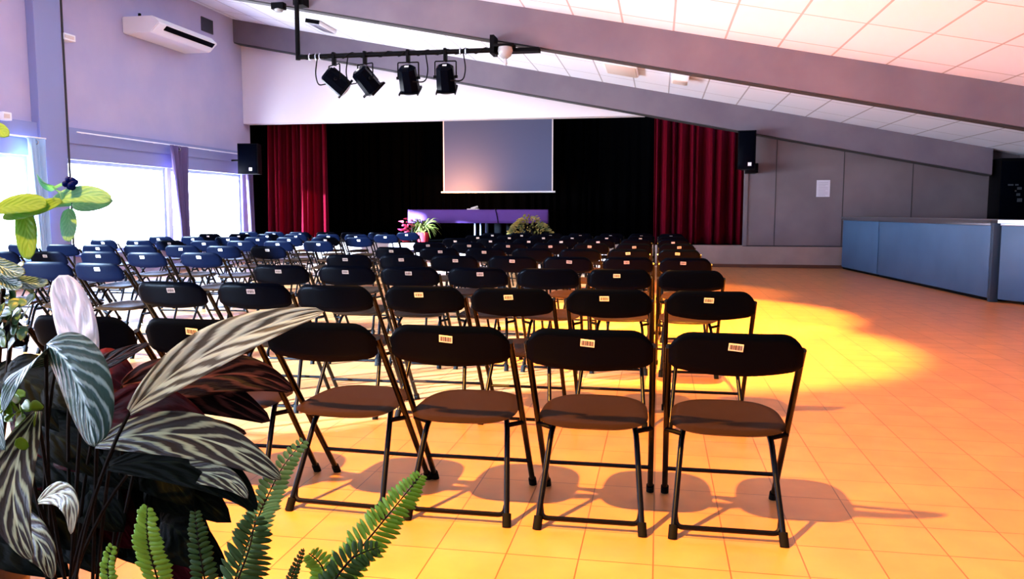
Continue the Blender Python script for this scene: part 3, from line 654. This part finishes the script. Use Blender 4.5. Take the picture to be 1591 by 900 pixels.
def spotlight(px_, py_, yaw, tilt, label, first=None, cside=1):
    P = at(px_, py_, Y=PY); P.z = PZ
    if first: r = copy_tree(first, None, ('power_cable',)); r.location = P
    else:
        r = empty('stage_spotlight', P, 0)
        obj('clamp', box(-.022, .022, -.05, .05, -.14, .05, bevel=.01), 'black_matte', r)
        # yoke hangs from the clamp
        obj('yoke', tube(bend([(-.155, 0, -.35), (-.155, 0, -.13), (.155, 0, -.13), (.155, 0, -.35)], .02), .010, seg=6), 'black_matte', r)
        oc = [(math.cos(PI/8+k*PI/4), math.sin(PI/8+k*PI/4)) for k in range(8)]
        t = bmesh.new(); rings = []
        for (y, s) in ((-.17, .09), (-.14, .125), (.14, .14), (.18, .14)): rings.append([t.verts.new((c*s*1.05, y, q*s)) for c, q in oc])
        for A_, B_ in zip(rings, rings[1:]):
            for k in range(8): t.faces.new((A_[k], A_[(k+1) % 8], B_[(k+1) % 8], B_[k]))
        t.faces.new(rings[0][::-1]); t.faces.new(rings[-1]); bmesh.ops.recalc_face_normals(t, faces=t.faces)
        bd = obj('housing', t, 'black', r, smooth=False); bd.location = (0, 0, -.35)
        bm = box(-.14, .14, .18, .195, -.14, .14); box(-.145, -.13, .185, .215, -.145, .145, bm); box(.13, .145, .185, .215, -.145, .145, bm); obj('gel_frame', bm, 'black_matte', bd, smooth=False)
        obj('lens', lathe([(.12, .216), (.12, .222), (.06, .235), (.01, .24)]), 'glass', bd).rotation_euler = (-PI/2, 0, 0)
        bm = bmesh.new()
        for k in range(4): box(-.06+k*.034, -.05+k*.034, -.12, .13, .125, .14, bm)
        obj('cooling_fins', bm, 'black_matte', bd, smooth=False)
        obj('label_plate', box(-.03, .03, -.178, -.17, -.02, .02), 'white', bd, smooth=False)
        bm = tube([(-.175, 0, 0), (-.12, 0, 0)], .022); tube([(.12, 0, 0), (.175, 0, 0)], .022, bm); obj('knob', bm, 'black_matte', bd)
    tag(r, label, 'spotlight', 'stage spotlights on the lighting bar')
    for ch in r.children:
        if ch.name.startswith('housing'): ch.rotation_euler = (tilt, 0, yaw)
        if ch.name.startswith('yoke'): ch.rotation_euler = (0, 0, yaw*.6)
    obj('power_cable', tube(bend([(cside*.26, 0, .0), (cside*.30, 0, -.25), (cside*.26, .0, -.42), (cside*.10, -.1, -.42)], .08), .010, seg=6), 'rubber', r)
    return r
s1 = spotlight(519, 90, math.radians(-62), math.radians(-38), 'leftmost black stage spotlight on the lighting bar, turned to the right', None, -1)
spotlight(567, 90, math.radians(-42), math.radians(-45), 'second black stage spotlight from the left on the lighting bar', s1, -1)
spotlight(634, 86, math.radians(2), math.radians(-58), 'third black stage spotlight from the left, pointing straight down the hall', s1)
spotlight(692, 84, math.radians(6), math.radians(-58), 'rightmost black stage spotlight on the lighting bar', s1)
# small things on the ceiling
q = at(433, 11, Y=11.6); r = empty('ceiling_spotlight', q, 0, 'small black spotlight fixed under the beam left of the lighting bar', 'spotlight')
obj('body', box(-.10, .10, -.06, .06, -.04, .06, bevel=.01), 'black_matte', r); obj('lens', lathe([(.05, -.07), (.07, -.04), (.06, -.03)]), 'glass', r); obj('stem', tube([(0, .05, .05), (0, .12, XLZ(q.x)-q.z+.02)], .015), 'black_matte', r)
SLP = math.atan(.195)
def ceil_box(px_, py_, w, l, h, label, name, cat, dark=False):
    # ray to the sloped ceiling
    d = _fw+_r*((px_-795.5)/F_PX)-_u*((py_-450)/F_PX); tt = (CZ(0)-CAMZ)/(d.z+.195*d.x); P = Vector((0, 0, CAMZ))+d*tt
    r = empty(name, P, 0, label, cat); r.rotation_euler = (0, SLP, 0)
    obj('housing', box(-w/2, w/2, -l/2, l/2, -h, 0, bevel=.008), 'white', r); obj('diffuser', box(-w/2+.03, w/2-.03, -l/2+.03, l/2-.03, -h-.008, -h, bevel=.003), 'cream' if not dark else 'steel', r)
    if dark: obj('rim', box(-w/2, w/2, -l/2-.02, -l/2, -h, -.0), 'black_matte', r, smooth=False)
    return r
ceil_box(500, 38, .30, .9, .08, 'flat ceiling lamp with a dark edge behind the first beam', 'ceiling_lamp', 'ceiling lamp', True)
ceil_box(966, 104, .62, 1.1, .07, 'rectangular white ceiling lamp between the two beams', 'ceiling_lamp', 'ceiling lamp')
ceil_box(1058, 118, .30, .5, .12, 'small cream box fixed to the ceiling right of the rectangular lamp', 'ceiling_box', 'ceiling fitting')
for x, y, z, p_, a_, bl in LAMPS:
    z = CZ(x); r = empty('downlight', (x, y, z), 0, 'round recessed downlight in the ceiling above the %s' % {0.5: 'front left plants', 7.6: 'third and fourth chair rows', 9.8: 'fifth chair row', 12.4: 'seventh chair row'}[y], 'ceiling lamp'); r.rotation_euler = (0, SLP, 0)
    obj('trim_ring', tube([(.10*math.cos(2*PI*k/20), .10*math.sin(2*PI*k/20), -.005) for k in range(20)], .012, seg=6, closed=True), 'white', r)

# ------------------------------------------------------------------ folding chairs
def chair():
    r = empty('folding_chair', (0, 0, 0))
    # backrest: bowed moulded panel, flat top with rounded shoulders, convex lower edge
    def shell(side):
        def f(u, v):
            s, q = 2*u-1, 2*v-1; a = abs(s)
            zt = .802-.060*max(0, (a-.62)/.38)**2.6; zb = .640+.026*a**2+.016*max(0, (a-.86)/.14)**2
            x = .229*s; z = (zt+zb)/2+(zt-zb)/2*q
            th = .012*math.sqrt(max(0, (1-a**14)*(1-abs(q)**6)))
            y = -.085-(z-.72)*.35-.022*(1-s*s)+side*th
            return (x, y, z)
        return f
    bm = grid(shell(-1), 28, 10); grid(shell(1), 28, 10, bm); bmesh.ops.remove_doubles(bm, verts=bm.verts, dist=1e-5); bmesh.ops.recalc_face_normals(bm, faces=bm.faces)
    back = obj('backrest', bm, 'black', r)
    st = obj('sticker', box(-.025, .025, -.0015, 0, -.014, .014), 'sticker', back, smooth=False); st.location = (-.002, -.085-.035*.35-.022-.0125, .752); st.rotation_euler = (math.radians(17), 0, 0)
    bm = bmesh.new(); x = -.021
    for w in (.002, .004, .002, .003, .005, .002, .004, .002, .003): box(x, x+w, -.0022, -.0015, -.009, .009, bm); x += w+.0018
    obj('barcode', bm, 'ink', st, smooth=False)
    # seat
    def sh(side):
        def f(u, v):
            s, q = 2*u-1, 2*v-1
            # square -> rounded
            k = (max(abs(s), abs(q))/max(1e-6, (abs(s)**3.2+abs(q)**3.2)**(1/3.2))) if (s or q) else 1
            X, Yy = s*k, q*k; e = max(abs(s), abs(q))
            th = .016*math.sqrt(max(0, 1-e**8)); dish = -.012*(1-e**2)
            return (X*.212*(1-.05*Yy), .225+Yy*.225, .418+.012*Yy+side*th+(dish if side > 0 else 0))
        return f
    bm = grid(sh(1), 20, 20); grid(sh(-1), 20, 20, bm); bmesh.ops.remove_doubles(bm, verts=bm.verts, dist=1e-5); bmesh.ops.recalc_face_normals(bm, faces=bm.faces)
    obj('seat', bm, 'seat', r)
    for s in (-1, 1):
        fl = obj('front_leg', tube([(s*.226, .495, .012), (s*.228, .2, .39), (s*.228, -.075, .74)], .0125, seg=10), 'tube', r)
        obj('foot_cap', tube([(s*.226, .502, 0), (s*.226, .478, .035)], .0175, seg=10), 'rubber', fl)
        pts = bend([(s*.200, 0, .012), (s*.168, .185, .345), (s*.150, .25, .392), (s*.150, .40, .398)], .05, 6)
        rl = obj('rear_leg', tube(pts, .0115, seg=10), 'tube', r)
        obj('foot_cap', tube([(s*.201, -.004, 0), (s*.197, .02, .045)], .0175, seg=10), 'rubber', rl)
        obj('seat_bracket', tube([(s*.17, .195, .35), (s*.232, .212, .362)], .010, seg=8), 'black_matte', r)
    obj('crossbar', tube([(-.226, .385, .145), (.226, .385, .145)], .009, seg=8), 'tube', r)
    obj('floor_bar', tube(bend([(-.192, .045, .085), (-.185, .022, .038), (.185, .022, .038), (.192, .045, .085)], .05, 6), .010, seg=8), 'tube', r)
    return r
proto = chair()
ROWY = [2.965, 4.44, 5.97, 7.55, 9.1, 10.7, 12.3, 13.9, 15.3]
ORD = ['nearest row', 'second row from the camera', 'third row from the camera', 'fourth row from the camera', 'fifth row from the camera', 'sixth row from the camera', 'seventh row from the camera', 'eighth row from the camera', 'row nearest the stage']
NTH = ['first', 'second', 'third', 'fourth', 'fifth', 'sixth', 'seventh']
FIRST = {0: 'black folding chair with an orange shining seat at the right end of the nearest row', 1: 'black folding chair with a brown lit seat, second from the right in the nearest row',
         2: 'black folding chair with a very dark seat, third from the right in the nearest row', 3: 'black folding chair with a bluish seat and no sticker, beside the striped leaf tip'}
X1 = [.270, -.242, -.762, -1.268, -1.785, -2.295, -2.80]
used = False; rc = random.Random(21)
def place(x, y, rz, label, group, r, st):
    global used
    if not used: o = proto; used = True
    else: o = copy_tree(proto, skip=(('sticker', 'barcode') if not st else ())+(('foot_cap', 'barcode') if r > 5 else ()))
    o.location = (x, y, 0); o.rotation_euler = (0, 0, rz); tag(o, label, 'chair', group)
    if st and r > 0 or r == 0:
        for b_ in o.children:
            if b_.name.startswith('backrest'):
                for s_ in b_.children:
                    if r == 0 and label.startswith('black folding chair with an orange'): s_.rotation_euler.y = math.radians(5)
                    elif r: s_.location.x += rc.uniform(-.02, .03); s_.rotation_euler.y = rc.uniform(-.06, .06)
for r in range(9):
    sp_ = [.513, .517, .525, .537, .548, .553, .555, .557, .56][r]
    for j in range(7):
        x = X1[j] if r == 0 else (.28 if r == 1 and j == 0 else .245)-j*sp_-.012*(r > 3)
        x += (0 if r == 0 else rc.uniform(-.006, .006) if r < 3 else rc.uniform(-.015, .015))+((.010 if r % 2 else -.004) if j == 1 and r else 0)-((0 if r % 2 else .018) if j == 0 and r else 0); y = ROWY[r]+(0 if r == 0 else rc.uniform(-.03, .03) if r < 3 else rc.uniform(-.05, .05))
        lab = FIRST.get(j) if r == 0 else None
        if not lab: lab = 'black folding chair, %s from the right in the %s' % (NTH[j], ORD[r])
        st = (r == 0 and j != 3) or (r and rc.random() < .88)
        place(x, y, [.0, .005, .0, -.05, .01, 0, .02][j] if r == 0 else rc.uniform(-.03, .03), lab, 'folding chairs in the right block of rows', r, st)
    if r >= 2:
        n = {2: 3, 3: 5}.get(r, 7); x0 = [0, 0, -4.47, -4.60, -4.64, -4.70, -4.75, -4.82, -4.85][r]
        for j in range(n):
            x = x0-j*.565+rc.uniform(-.025, .025); y = ROWY[r]+rc.uniform(-.06, .06)
            lab = 'black folding chair, window-side block, %s from the aisle in the %s' % (NTH[j], ORD[r].replace('the camera', 'camera'))
            place(x, y, rc.uniform(-.06, .06), lab, 'folding chairs in the window-side block of rows', r, rc.random() < .85)
